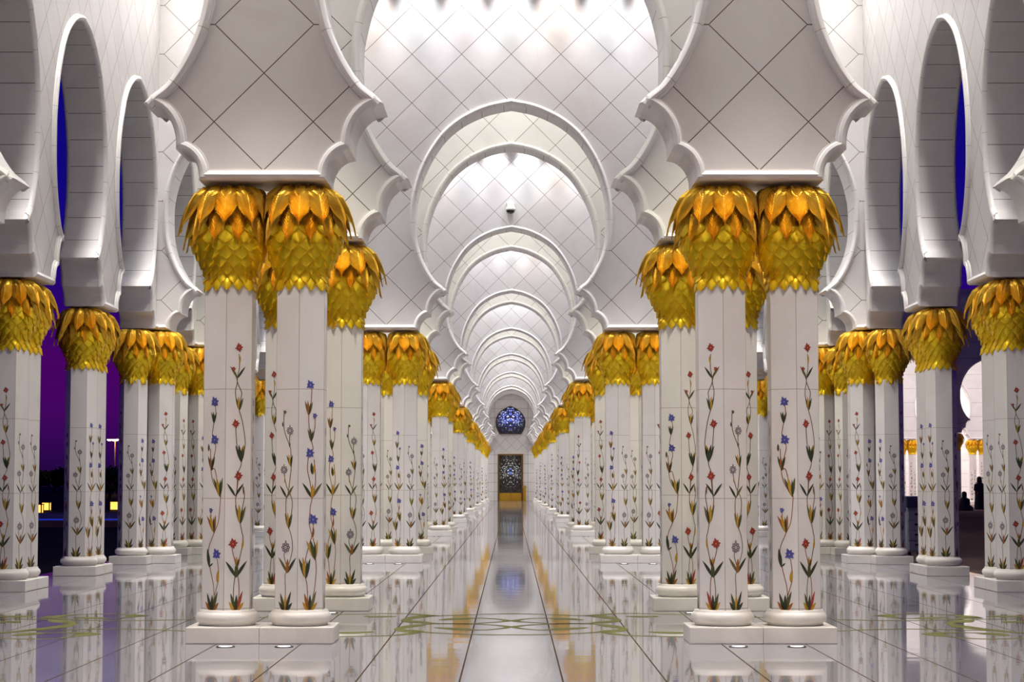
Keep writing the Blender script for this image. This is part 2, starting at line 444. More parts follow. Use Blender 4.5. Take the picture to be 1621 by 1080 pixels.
def vine_blue_tall(k=.00157):
    v = Vine(k)
    v.stem([(-12, 2035), (-20, 1850), (-30, 1790), (-30, 1660), (10, 1480), (18, 1390)]); v.stem([(-2, 2035), (25, 1900), (37, 1750), (33, 1660), (25, 1550), (0, 1450), (-10, 1380), (-5, 1330), (-3, 1280), (10, 1210)])
    v.stem([(10, 1210), (-5, 1100), (-23, 1000), (-16, 900)]); v.stem([(10, 1210), (30, 1090), (20, 930)]); v.stem([(0, 880), (12, 850), (2, 790), (-13, 700), (-16, 600), (-3, 520), (2, 400)]); v.stem([(2, 790), (22, 700), (25, 620)])
    v.star((-8, 380), .046, 'blue', 7); v.star((-8, 885), .050, 'blue', 7); v.star((15, 1372), .054, 'blue', 7); v.star((22, 607), .030, 'blue', 6)
    v.tulip((-16, 605), 110, 'orange', 'olive'); v.tulip((0, 800), 100, 'green', 'olive'); v.blade((8, 1040), -5, .11, .018, 'dark'); v.blade((14, 1040), 8, .11, .016, 'yellow')
    v.pair((8, 1215), 130, 'dark', 'olive', 'yellow'); v.blade((15, 1500), 4, .09, .014, 'orange'); v.tulip((30, 1668), 155, 'green', 'yellow', -10); v.tulip((-28, 1805), 160, 'yellow', 'dark', -4)
    v.tuft((-4, 2042), ('yellow', 'orange', 'dark', 'olive'))
    return v.done('flower_inlay')
VINE = {'R': vine_red(), 'Q': vine_red(.00145, True), 'B': vine_blue(), 'G': vine_grey(), 'T': vine_blue_tall()}
VWORD = {'R': 'red', 'Q': 'red', 'B': 'blue', 'T': 'blue', 'G': 'grey'}

# ------------------------------------------------------------------ one column
def column(loc, rz, vines, label, group, plin='plinth', free=False, plin_rz=0):
    """vines: {world angle of facet (deg): key}"""
    t = thing('marble_column', loc, rz, label, 'column', group)
    if plin: obj('plinth', ME[plin], t, rz=plin_rz - rz)
    obj('ring_base', ME['ring'], t)
    sh = obj('shaft', ME['shaft'], t)
    for ang, key in vines.items():
        a = math.radians(ang) - rz
        obj('flower_inlay', VINE[key], sh, (APO * math.cos(a), APO * math.sin(a), 0), a + PI / 2)
    cp = obj('capital', ME['bulb_cl' + free if free else 'bulb'], t, rz=-rz if free else 0)
    obj('palm_fronds', ME['fronds_cl' + free if free else 'fronds'], cp)
    return t

ORD = ['nearest', 'second', 'third', 'fourth', 'fifth', 'sixth', 'seventh', 'farthest']
PAIRV = {  # (side, outer?, back?) -> front-left, front-right vines
    (-1, 1, 0): 'BR', (-1, 0, 0): 'GT', (1, 0, 0): 'QG', (1, 1, 0): 'BR',
    (-1, 1, 1): 'RG', (-1, 0, 1): 'TG', (1, 0, 1): 'BR', (1, 1, 1): 'GQ'}
ALT = {(-1, 1, 0): 'GR', (-1, 0, 0): 'TG', (1, 0, 0): 'TG', (1, 1, 0): 'GR', (-1, 1, 1): 'TG', (-1, 0, 1): 'GB', (1, 0, 1): 'RG', (1, 1, 1): 'GB'}
for k in range(1, NR + 1):
    for side in (-1, 1):
        for back in (0, 1):
            for outer in (1, 0):
                sx = side if outer else -side                 # which way it lies from the pier centre
                x = side * PX + sx * HALF; y = row_c(k) + BACK * back
                fl, fr = (PAIRV if k % 2 else ALT)[(side, outer, back)]
                vin = {-120: fl, -60: fr, 180: 'G' if fl != 'G' else 'R', 0: 'B' if fr not in 'BT' else 'G'}
                rz = PI if sx > 0 else 0                       # local +x points at the partner
                lab = 'gold-capped column %s of walkway, %s pier, %s pair, %s side, %s and %s flowers' % (
                    'left' if side < 0 else 'right', ORD[k - 1], 'rear' if back else 'front', 'aisle' if outer else 'walkway', VWORD[fl], VWORD[fr])
                column((x, y, 0), rz, vin, lab, 'columns of the nave piers')

# outer arcades: pairs along the wall, crosses of four where a cross wall meets it
def outer_y(k, j): return row_c(k) - .15 + 4.5 * j
OUTER = []
for side in (-1, 1):
    n = 0
    for k, j in ((1, 2), (1, 3), (2, 0), (2, 1), (2, 2), (2, 3), (3, 0), (3, 1)):
        y = outer_y(k, j); w = 'left' if side < 0 else 'right'
        X = side * OX
        where = ['nearest visible pier', 'second pier', 'third pier', 'fourth pier', 'fifth pier', 'sixth pier', 'seventh pier', 'eighth pier'][n]; n += 1
        grp = 'columns of the outer arcades'
        va = ['TGR', 'GRG', 'BGT', 'RGB'][n % 4]
        if side > 0: va = va[::-1]
        if j >= 2:
            for b in (0, 1):
                vin = {-150: va[0], -90: va[1], -30: va[2]}
                column((X, y + (b * 2 - 1) * HALF, 0), PI / 2 if b == 0 else -PI / 2, vin,
                       'gold-capped %s outer arcade column, %s of the row, %s of its pair' % (w, where, 'rear' if b else 'front'), grp, 'plinth', False, PI / 2)
        else:
            for nm, dx, dy, rz, pl, prz in (('front', 0, -.52, 0, 'plinth_end', 0), ('rear', 0, .52, PI, 'plinth_end', PI), ('aisle side', -side * .42, 0, 0, 'plinth_side', PI if side > 0 else 0)):
                if nm != 'aisle side': vin = {-150: va[0], -90: va[1], -30: va[2]}; rz += PI / 2
                else: vin = {-120: va[2], -60: va[0], 0 if side < 0 else 180: va[1]}
                column((X + dx, y + dy, 0), rz, vin, 'gold-capped %s outer arcade column, %s of the row, %s of its cluster' % (w, where, nm), grp, pl, {'front': 'f' if side < 0 else 'g', 'rear': 'r' if side < 0 else 'h', 'aisle side': 's' if side < 0 else 't'}[nm], prz)

# ------------------------------------------------------------------ arcade walls
def catmull(P, n=3):
    Q = []
    for i in range(len(P) - 1):
        p0, p1, p2, p3 = [Vector(P[q]) for q in (max(i - 1, 0), i, i + 1, min(i + 2, len(P) - 1))]
        for s in range(n):
            t = s / n
            Q.append(.5 * ((2 * p1) + (p2 - p0) * t + (2 * p0 - 5 * p1 + 4 * p2 - p3) * t * t + (3 * p1 - p0 - 3 * p2 + p3) * t ** 3))
    Q.append(Vector(P[-1])); return Q
def quarter(cx, cz, rx, rz, n=9):
    return [(cx - rx * math.cos(t * PI / 2 / n), cz + rz * math.sin(t * PI / 2 / n)) for t in range(n + 1)]
LOBE1 = [(.585, 4.22)] + quarter(.80, 4.245, .215, .262)
LOBE2 = quarter(1.10, 4.565, .30, .368)
MAIN = [(1.10, 4.933), (1.018, 5.02), (.913, 5.105), (.825, 5.218), (.746, 5.349), (.674, 5.497), (.611, 5.661), (.573, 5.81), (.548, 5.95)]
TOP = [(1.742, 6.12), (1.748, 6.36), (1.735, 6.62), (1.665, 6.94), (1.565, 7.217), (1.42, 7.494), (1.227, 7.771), (1.0, 7.983), (.741, 8.146), (.40, 8.29), (0, 8.372)]
def half_arch(hs):
    """(distance from left pier centre, z) from pier foot to apex"""
    f = (hs - .535) / 1.742
    big = [Vector(p) for p in MAIN] + [Vector((hs - x * f, z)) for x, z in TOP]
    a = [Vector(p) for p in LOBE1] + [Vector(p) for p in LOBE2[:-1]] + catmull(big, 4)
    return a
def arch(c, hs):
    h = half_arch(hs)
    L = [Vector((c - hs + p.x, p.y)) for p in h]; Rr = [Vector((c + hs - p.x, p.y)) for p in h[:-1]][::-1]
    return L + Rr
PROF = [(0, -.005), (0, .022), (.018, .05), (.048, .062), (.074, .052), (.086, .028), (.100, .026), (.102, 0)]
def arcade(path, s0, s1, ztop, place, t0, t1, name, mface, both=True):
    """path: outline points of the underside (s,z) from s0 to s1; place(s,t,z)->xyz, t across the wall"""
    n = len(path); V = []; F = []; FM = []; U = []
    for t in (t0, t1):
        V += [place(p.x, t, p.y) for p in path] + [place(s1, t, ztop), place(s0, t, ztop)]
    m = n + 2
    F.append(tuple(range(m))); FM.append(0); U.append([(0, 0)] * m)
    F.append(tuple(range(m, 2 * m))[::-1]); FM.append(0); U.append([(0, 0)] * m)
    al = 0
    for i in range(n - 1):
        d = (path[i + 1] - path[i]).length
        if path[i + 1].y <= 4.2201 and path[i].y <= 4.2201: al = 0.2; d = 0
        if max(path[i].y, path[i + 1].y) < 4.96: al = .25; d = 0
        F.append((i, i + m, i + m + 1, i + 1)); FM.append(1)
        U.append([(0, al), (1, al), (1, al + d), (0, al + d)]); al += d
    for a, b in ((n - 1, n), (n, n + 1), (n + 1, 0)):
        F.append((a, a + m, b + m, b)); FM.append(0); U.append([(0, 0)] * 4)
    me = mesh(name, V, F, [mface, M['soffit']], fm=FM, uvs=U)
    bm = bmesh.new(); bm.from_mesh(me); bmesh.ops.recalc_face_normals(bm, faces=bm.faces); bm.to_mesh(me); bm.free()
    w = struct(name, me)
    for t, sg in ((t0, -1), (t1, 1)) if both else ((t0, -1),):
        V = []; F = []; U = []; al = 0; k = len(PROF)
        for i, p in enumerate(path):
            d0 = (p - path[i - 1]).normalized() if i else None; d1 = (path[i + 1] - p).normalized() if i < n - 1 else None
            if d0 is None: d0 = d1
            if d1 is None: d1 = d0
            n0, n1 = Vector((-d0.y, d0.x)), Vector((-d1.y, d1.x)); nn = (n0 + n1)
            nn = nn.normalized() if nn.length > 1e-6 else n0
            sc = min(1.7, 1 / max(.3, nn.dot(n0)))
            seg = (p - path[i - 1]).length if i else 0
            if i and max(p.y, path[i - 1].y) < 4.97: al = .28; seg = 0
            al += seg
            for a, b in PROF:
                q = p + nn * a * sc
                V.append(place(q.x, t + sg * b, q.y))
            if i:
                b0 = (i - 1) * k
                for j in range(k - 1):
                    F.append((b0 + j, b0 + j + 1, b0 + k + j + 1, b0 + k + j))
                    U.append([(j / k, al - seg), ((j + 1) / k, al - seg), ((j + 1) / k, al), (j / k, al)])
        tm = mesh('trim_arch', V, F, [M['roll']], uvs=U)
        bm = bmesh.new(); bm.from_mesh(tm); bmesh.ops.recalc_face_normals(bm, faces=bm.faces)
        for f in bm.faces: f.smooth = True
        for e in bm.edges:
            if len(e.link_faces) == 2 and e.calc_face_angle(0) > .7: e.smooth = False
        bm.to_mesh(tm); bm.free()
        struct('trim_arch', tm, w)
    return w
hs_a = (OX - PX) / 2
cross_path = [Vector((-OX, ZB))] + arch(-(PX + hs_a), hs_a) + arch(0, PX) + arch(PX + hs_a, hs_a) + [Vector((OX, ZB))]
def cross_wall(yc, both):
    arcade(cross_path, -OX, OX, ZT, lambda s, t, z: (s, t, z), yc - TH / 2, yc + TH / 2, 'wall_cross', M['wall_x'], both)
cross_wall(row_c(0) + BACK, True)
for k in range(1, NR + 1):
    cross_wall(row_c(k), k <= 2); cross_wall(row_c(k) + BACK, k <= 2)
y00 = outer_y(0, 0) - 4.5
side_path = [Vector((y00, ZB))]
yy = y00; ymax = outer_y(NR + 1, 0) - 4.5
while yy < ymax - 1:
    side_path += arch(yy + 2.25, 2.25); yy += 4.5
side_path.append(Vector((yy, ZB)))
for side, nm in ((-1, 'wall_left'), (1, 'wall_right')):
    arcade(side_path, y00, yy, ZT, (lambda s, t, z: (side * t, s, z)), OX - TH / 2, OX + .20, nm, M['wall_y'], True)

# ------------------------------------------------------------------ floor, ceiling, end wall
mb = MB(); mb.box(-7.45, 7.45, -4, YEND + .3, -.25, 0)
floor = struct('floor', mb.mesh('floor', [M['floor']]))
mb = MB(); mb.box(-7.3, 7.3, -4, YEND + .3, ZT, ZT + .3)
struct('ceiling', mb.mesh('ceiling', [M['ceil']]))
M['olive_inlay'] = mat('floor_inlay_green_marble', (.22, .22, .06), .6); M['olive_inlay'].node_tree.nodes['Principled BSDF'].inputs['Specular IOR Level'].default_value = .12
FI_C = [[(-1.33, 4.22, 2), (-1.13, 4.17, 2), (-0.9, 3.85, 6), (-0.77, 3.83, 2), (-0.5, 3.97, 2), (-0.18, 4.12, 2), (0.0, 4.17, 2)], [(-0.82, 3.82, 2), (-0.98, 3.68, 8), (-1.12, 3.16, 3), (-1.0, 2.87, 8), (-0.78, 2.65, 2), (-0.47, 2.59, 2), (-0.17, 2.81, 2), (-0.04, 3.03, 3), (-0.17, 3.33, 2), (-0.39, 3.44, 3), (-0.57, 3.33, 9), (-0.75, 3.14, 2)], [(-0.03, 2.17, 3), (-0.16, 2.38, 2), (-0.47, 2.57, 2), (-0.85, 2.55, 2), (-1.0, 2.27, 6), (-1.12, 1.86, 3), (-0.98, 1.56, 9), (-0.85, 1.43, 3), (-0.65, 1.28, 2), (-0.29, 1.11, 2), (0.0, 1.09, 2)], [(-1.14, 1.0, 2), (-0.98, 1.22, 4), (-0.92, 1.47, 3)], [(-0.03, 2.17, 2), (-0.07, 1.96, 2), (-0.3, 1.7, 2), (-0.53, 1.86, 9), (-0.76, 2.06, 2)]]
FI_L = [[(-3.36, 3.24, 2), (-4.04, 3.06, 2), (-4.45, 3.1, 2), (-4.77, 3.3, 2), (-4.9, 3.46, 7), (-5.04, 3.4, 2)], [(-5.56, 3.71, 7), (-5.35, 3.71, 9), (-5.17, 3.67, 2)], [(-5.04, 3.4, 2), (-4.96, 3.71, 7), (-4.79, 4.02, 2), (-4.53, 4.13, 2), (-4.22, 4.02, 3), (-4.09, 3.85, 8), (-3.99, 3.85, 2), (-4.09, 3.71, 6), (-4.15, 3.5, 2), (-4.3, 3.36, 2), (-4.5, 3.46, 9), (-4.71, 3.6, 2)], [(-5.47, 3.34, 2), (-5.1, 3.26, 2), (-4.89, 3.2, 3), (-4.71, 2.9, 9), (-4.54, 2.64, 2), (-4.57, 2.12, 8), (-4.74, 1.72, 5), (-4.95, 1.3, 4)], [(-2.9, 1.5, 2), (-3.2, 1.6, 2), (-3.67, 1.81, 2), (-4.0, 1.84, 2), (-4.3, 1.77, 2), (-4.72, 1.64, 2)], [(-4.78, 0.66, 3), (-4.52, 0.59, 2), (-4.3, 0.63, 2), (-4.11, 0.9, 2), (-4.07, 1.1, 8), (-3.99, 1.22, 2), (-4.16, 1.33, 6), (-4.46, 1.35, 2), (-4.63, 1.22, 9), (-4.72, 0.98, 2)], [(-5.35, 2.87, 8), (-5.25, 2.87, 8), (-5.14, 2.75, 2)],
        [(-1.6, 3.75, 2), (-1.45, 3.7, 8), (-1.25, 3.72, 2)], [(-1.75, 1.35, 2), (-1.55, 1.35, 9), (-1.35, 1.5, 2)], [(-3.2, 3.3, 2), (-2.6, 3.6, 2), (-2.0, 4.0, 2), (-1.33, 4.22, 2)], [(-1.14, 1.0, 2), (-1.8, .85, 2), (-2.4, 1.2, 2), (-3.0, 1.55, 2)]]
mb = MB()
for pl in FI_C + FI_L:
    for sg in (-1, 1):
        Q = catmull([(-sg * a, b, 0) for a, b, c in pl], 5); W = catmull([(c, 0, 0) for a, b, c in pl], 5)
        vs = []; fs = []
        for i, q in enumerate(Q):
            t = (Q[min(i + 1, len(Q) - 1)] - Q[max(i - 1, 0)]); t = t.normalized() if t.length > 1e-6 else Vector((1, 0, 0))
            w = max(.5, W[i].x) * .0125 + .010
            vs += [(q.x - t.y * w, q.y + t.x * w, 0), (q.x + t.y * w, q.y - t.x * w, 0)]
        for i in range(len(Q) - 1): fs.append((2 * i, 2 * i + 1, 2 * i + 3, 2 * i + 2))
        mb.add(vs, fs)
fi = mb.mesh('floor_inlay', [M['olive_inlay']])
for k in range(1, 2): struct('floor_inlay', fi, floor, (0, D1 + PER * (k - 1), .0015))

# end wall with arched stained window and gilded door
mb = MB(); mb.box(-7.2, 7.2, YEND, YEND + .3, 0, ZT)
M['end_wall'] = mat('end_wall_marble', rough=.4); nb = N(M['end_wall']); P = pos_of(nb); x = nb.xyz(P)
col = marble_color(nb, P, (.78, .75, .73), (.68, .64, .62))
a = nb.math('DIVIDE', x[0], .90); b = nb.math('DIVIDE', nb.math('SUBTRACT', x[2], 4.35), .90)
dl = nb.math('MAXIMUM', nb.line(nb.math('ADD', a, b), .02), nb.line(nb.math('SUBTRACT', a, b), .02))
band = nb.math('MULTIPLY', nb.math('GREATER_THAN', x[2], 3.9), nb.math('LESS_THAN', x[2], 5.2))
cl = nb.math('MAXIMUM', nb.line(nb.math('DIVIDE', x[2], .72), .025), nb.math('MULTIPLY', nb.line(nb.math('ADD', nb.math('DIVIDE', x[0], 2.6), .5), .008), 1.0))
l = nb.math('ADD', nb.math('MULTIPLY', dl, band), nb.math('MULTIPLY', cl, nb.math('SUBTRACT', 1.0, band)))
nb.set(nb.b.inputs['Base Color'], nb.mix(l, col, (.45, .40, .37, 1)))
ew = struct('wall_end', mb.mesh('wall_end', [M['end_wall']]))
ap = [Vector((p.x, p.y)) for p in arch(0, PX)]
V = []; F = []
for i, p in enumerate(ap):
    for sc, yo in ((1.0, 0), (1.0, -.25), (1.06, -.25), (1.06, 0)):
        V.append((p.x * sc, YEND + yo, 4.2 + (p.y - 4.2) * (1 + (sc - 1) * .6)))
    if i:
        b = (i - 1) * 4
        F += [(b + j, b + j + 1, b + 5 + j, b + 4 + j) for j in range(3)]
struct('trim_blind_arch', mesh('trim_blind_arch', V, F, [M['base']]), ew)
def stained(name, pal, scale, strength, centre, spread, tint=None):
    """leaded floral glass, mirrored about its middle, brightest at its heart"""
    m = mat(name, (.02, .015, .012), .15); nb = N(m); x = nb.xyz(pos_of(nb))
    mx = nb.math('ABSOLUTE', nb.math('SUBTRACT', x[0], centre[0])); dz = nb.math('SUBTRACT', x[2], centre[1])
    cmb = nb.n('ShaderNodeCombineXYZ'); nb.set(cmb.inputs[0], mx); nb.set(cmb.inputs[1], dz)
    v = nb.n('ShaderNodeTexVoronoi'); nb.set(v.inputs['Vector'], cmb.outputs[0]); v.inputs['Scale'].default_value = scale
    c = nb.xyz(v.outputs['Color'])[0]
    colr = nb.ramp(c, pal)
    r = nb.math('SQRT', nb.math('ADD', nb.math('POWER', nb.math('DIVIDE', mx, spread[0]), 2.0), nb.math('POWER', nb.math('ABSOLUTE', nb.math('DIVIDE', dz, spread[1])), 2.0)))
    if tint: colr = nb.mix(nb.ramp(r, [(.1, (1, 1, 1)), (tint[1], (0, 0, 0))]), colr, (*tint[0], 1))
    f = nb.math('MULTIPLY', nb.math('POWER', nb.math('MAXIMUM', nb.math('SUBTRACT', 1.0, r), .0), 1.2), nb.math('LESS_THAN', v.outputs['Distance'], .5))
    nb.set(nb.b.inputs['Emission Color'], colr); nb.set(nb.b.inputs['Emission Strength'], nb.math('MULTIPLY', nb.math('ADD', f, .015), strength))
    return m
M['glass_blue'] = stained('stained_glass_blue', [(.2, (.02, .02, .08)), (.45, (.05, .08, .6)), (.7, (.2, .28, .95)), (.95, (.8, .85, 1))], 11, 2.4, (-.06, 6.5), (1.15, 1.15))
M['glass_door'] = stained('door_glass_floral', [(.3, (.02, .015, .012)), (.5, (.06, .05, .05)), (.72, (.3, .33, .33)), (.95, (.9, .95, .95))], 13, 1.6, (-.06, 2.3), (.95, 1.45), ((.10, .16, .5), .22))
M['frame_dark'] = mat('bronze_frame', (.05, .03, .02), .4, .6)
M['gilt'] = mat('gilt_panel', (.60, .34, .04), .35, 1); M['bronze'] = mat('door_bronze', (.20, .11, .03), .4, .8)
WIN = [(-.80, 5.28), (-.95, 5.55), (-1.07, 5.85), (-1.10, 6.15), (-1.04, 6.45), (-.90, 6.72), (-.70, 6.95), (-.42, 7.15), (-.2, 7.26), (0, 7.34)]
WIN = [(x - .06, z) for x, z in WIN] + [(-x - .06, z) for x, z in WIN[:-1]][::-1]
def slab(pts, y0, y1, name, m):
    n = len(pts); V = [(x, y0, z) for x, z in pts] + [(x, y1, z) for x, z in pts]
    F = [tuple(range(n)), tuple(range(n, 2 * n))[::-1]] + [(i, (i + 1) % n, n + (i + 1) % n, n + i) for i in range(n)]
    return mesh(name, V, F, [m])
w1 = struct('window_1', slab(WIN, YEND - .03, YEND + .02, 'window_1', M['glass_blue']))
V = []; F = []; n = len(WIN)
for sc, yo in ((1.0, -.01), (1.0, -.10), (1.07, -.10), (1.07, 0)):
    V += [((x + .06) * sc - .06, YEND + yo, 6.25 + (z - 6.25) * sc) for x, z in WIN]
for j in range(3): F += [(j * n + i, j * n + (i + 1) % n, (j + 1) * n + (i + 1) % n, (j + 1) * n + i) for i in range(n)]
struct('window_frame', mesh('window_frame', V, F, [M['frame_dark']]), w1)
dx0, dx1, dz = -1.05, .93, 3.65
mb = MB(); mb.box(dx0 + .12, dx1 - .12, YEND - .06, YEND - .02, .60, dz - .1)
d1 = struct('door_1', mb.mesh('door_1', [M['glass_door']]))
mb = MB(); mb.box(dx0, dx0 + .13, YEND - .12, YEND, 0, dz); mb.box(dx1 - .13, dx1, YEND - .12, YEND, 0, dz); mb.box(dx0 + .131, dx1 - .131, YEND - .12, YEND, dz - .12, dz)
struct('door_frame', bevelled(mb.mesh('door_frame', [M['bronze']]), .01, 1), d1)
mb = MB(); mb.box(dx0 + .131, -.061, YEND - .10, YEND - .01, 0, .62); mb.box(-.059, dx1 - .131, YEND - .10, YEND - .01, 0, .62)
struct('door_panel', bevelled(mb.mesh('door_panel', [M['gilt']]), .02, 1), d1)
t = thing('lectern', (1.02, YEND - .35, 0), 0, 'small gilded lectern standing right beside the far door', 'lectern')
mb = MB(); mb.box(-.10, .12, -.15, .15, .06, 1.05); obj('pedestal', bevelled(mb.mesh('pedestal', [M['gilt']]), .015), t)
mb = MB(); mb.box(-.13, .15, -.18, .18, 0, .06); obj('foot', bevelled(mb.mesh('foot', [M['gilt']]), .01), t)
mb = MB(); mb.add([(-.13, -.2, 1.03), (.15, -.2, 1.03), (.15, .2, 1.14), (-.13, .2, 1.14), (-.13, -.2, 1.07), (.15, -.2, 1.07), (.15, .2, 1.18), (-.13, .2, 1.18)], [(3, 2, 1, 0), (4, 5, 6, 7), (0, 1, 5, 4), (1, 2, 6, 5), (2, 3, 7, 6), (3, 0, 4, 7)]); obj('sloping_top', mb.mesh('sloping_top', [M['gilt']]), t)

# ------------------------------------------------------------------ security camera above the third arch
M['cam_white'] = mat('camera_housing', (.75, .74, .66), .35); M['black'] = mat('black_gloss', (.01, .01, .01), .1); M['steel'] = mat('dark_metal', (.06, .06, .07), .4, .8)
yw = row_c(3) - TH / 2
t = thing('security_camera', (-.02, yw, 8.74), 0, 'white dome security camera mounted above the arch down the walkway', 'camera')
mb = MB(); mb.lathe([(.02, .36), (.05, .355), (.055, .28), (.085, .25), (.12, .19), (.135, .12), (.138, .10), (.125, .095)], 24, 0, -.30); obj('housing', mb.mesh('housing', [M['cam_white']], True), t)
mb = MB(); mb.lathe([(.118, .10), (.112, .055), (.09, .025), (.05, .006), (.01, .0)], 24, 0, -.30); obj('dome_lens', mb.mesh('dome_lens', [M['black']], True), t)
mb = MB(); mb.tube([(0, 0, .30), (0, -.12, .31), (0, -.22, .345), (0, -.30, .355)], .035, 10); mb.box(-.11, .11, -.03, .0, .22, .36)
for sx in (-.085, .085): mb.lathe([(.03, .27), (.032, .28), (.032, .33), (.02, .345)], 12, sx, -.06)
obj('wall_bracket', mb.mesh('wall_bracket', [M['cam_white']], True), t)

# ------------------------------------------------------------------ floor uplights
M['lens'] = mat('uplight_lens', (.9, .9, .85), .2, 0, (1, .93, .8), 6)
mb = MB(); mb.lathe([(.085, 0), (.085, .006), (.062, .006), (.060, .003)], 24, caps=False); ME['ul_rim'] = mb.mesh('rim', [M['steel']], True)
mb = MB(); mb.lathe([(.061, .0015), (.058, .004), (.001, .005)], 24, caps=False); ME['ul_lens'] = mb.mesh('lens', [M['lens']], True)
def spot(loc, rot, energy, size, color=(1, 1, 1), radius=.08, blend=.8):
    l = bpy.data.lights.new('spot_light', 'SPOT'); l.energy = energy; l.spot_size = math.radians(size); l.spot_blend = blend; l.color = color; l.shadow_soft_size = radius
    o = bpy.data.objects.new('spot_light', l); o.location = loc; o.rotation_euler = rot; return link(o)
def area(loc, rot, energy, sx, sy, color=(1, 1, 1), spread=180):
    l = bpy.data.lights.new('area_light', 'AREA'); l.shape = 'RECTANGLE'; l.size = sx; l.size_y = sy; l.energy = energy; l.color = color; l.spread = math.radians(spread)
    o = bpy.data.objects.new('area_light', l); o.location = loc; o.rotation_euler = rot; return link(o)
WARM = (1, .86, .66)
for k in (1, 2, 3):
    for side in (-1, 1):
        for back in (0, 1):
            for q, wd in ((-1, 'aisle' if side < 0 else 'walkway'), (1, 'walkway' if side < 0 else 'aisle')):
                x = side * PX + q * .26; y = row_c(k) + BACK * back - HALF - .29
                t = thing('floor_uplight', (x, y, 0), 0, 'recessed floor light before %s pair of %s pier %s of walkway, %s side' % ('rear' if back else 'front', ORD[k - 1], 'left' if side < 0 else 'right', wd), 'floor light', 'floor lights at the nave piers')
                obj('rim', ME['ul_rim'], t); obj('lens', ME['ul_lens'], t)
                spot((x, y, .04), (PI + math.radians(4), 0, 0), 40 if back else 22, 64, WARM, .05, 1.0)

# ------------------------------------------------------------------ lights of the hall, with added fill and spots
COOL = (.93, .95, 1.0)
for k in range(0, NR + 1):
    y0 = row_c(k) + BACK + TH / 2; y1 = row_c(k + 1) - TH / 2
    ym = (y0 + y1) / 2
    last = k == NR
    if last: y1 = YEND; ym = (y0 + y1) / 2
    area((0, ym, ZT - .15), (0, 0, 0), (125 if k == 0 else 120) * (y1 - y0) / 12.8, 11, (y1 - y0) - 2, [(1, .80, .62), (.99, .93, .90), (.91, .92, 1), (.96, .92, 1)][min(k, 3)])  # added broad ceiling fill over the bay, not a fixture
    # wash along the two long walls
    for side in (-1, 1): area((side * (OX - TH / 2 - .35), ym, ZT - .2), (0, side * math.radians(8), 0), 260 if k == 0 else 360, .25, y1 - y0 - .4, (1, .86, .73) if k == 0 else (1, .96, .93), 90)
    # row of downlights washing the cross wall ahead
    if k in (1, 2, 3):
        tint = [(.90, .95, 1.0), (1, .90, .86), (.86, .91, 1.0), (.97, .92, 1.0)]
        for i in range(-6, 7):
            spot(((i + (.5 if k == 2 else 0)) * .86, y1 - .36, ZT - .2), (math.radians(4), 0, 0), 430, 54, tint[i % 4], .03, .9)
    elif not last:
        area((0, y1 - .4, ZT - .2), (math.radians(8), 0, 0), 330, 12, .25, COOL, 110)
for k in range(1, NR + 1):
    y = row_c(k) + BACK / 2
    for side in (-1, 1):
        # added narrow spots, no fixtures, to brighten each pair's shafts and the outer piers
        for (lx, ly, tx, ty, pw, colr) in ((side * PX, row_c(k) - 4.6, side * PX, row_c(k), 1500, (1, .93, .84)), (side * PX, row_c(k) + .9, side * PX, row_c(k) + BACK, 2600, (1, .92, .73)),
                                           (side * 3.6, row_c(k) - 3.2, side * OX, row_c(k) - .15, 1500, (1, .94, .86)), (side * 3.6, row_c(k) + 1.0, side * OX, row_c(k) + 4.35, 1900, (1, .93, .77)),
                                           (side * 2.2, row_c(k) - 8, side * OX, row_c(k) - 4.65, 1400, (1, .95, .88)), (side * 2.2, row_c(k) - 12.5, side * OX, row_c(k) - 9.15, 1400, (1, .95, .88))):
            if k > 4 and abs(tx) > 4: continue
            d = Vector((tx, ty, 1.6)) - Vector((lx, ly, ZT - .25))
            spot((lx, ly, ZT - .25), d.to_track_quat('-Z', 'Y').to_euler(), pw, 19, colr, .12, .8)
    for xx in (-4.5, 0, 4.5): area((xx, y, ZT - .2), (0, 0, 0), 115, 2.6, 2.4, (.97, .98, .92))

# ------------------------------------------------------------------ outside, left
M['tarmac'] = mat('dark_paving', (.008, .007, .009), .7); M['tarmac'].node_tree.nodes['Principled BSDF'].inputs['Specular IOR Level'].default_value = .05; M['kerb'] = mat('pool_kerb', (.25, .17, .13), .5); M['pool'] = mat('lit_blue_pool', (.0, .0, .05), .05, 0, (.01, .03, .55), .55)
M['lantern_glass'] = mat('lantern_glow', (.9, .6, .2), .4, 0, (1, .50, .08), 1.8); M['bark'] = mat('bark', (.03, .02, .015), .8); M['leaf'] = mat('night_foliage', (.012, .02, .012), .8)
M['lamp'] = mat('sodium_lamp', (1, .6, .2), .4, 0, (1, .55, .15), 60)
mb = MB(); mb.box(-400, -7.45, -40, 700, -.35, -.10); struct('ground_left', mb.mesh('ground_left', [M['tarmac']]))
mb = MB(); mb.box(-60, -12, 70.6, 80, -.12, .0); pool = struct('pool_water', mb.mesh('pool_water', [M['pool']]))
mb = MB(); mb.box(-60, -12, 69.6, 70.5, -.12, .12); mb.box(-60, -12, 80.1, 81.5, -.12, .22); struct('trim_pool_kerb', bevelled(mb.mesh('trim_pool_kerb', [M['kerb']]), .02, 1))
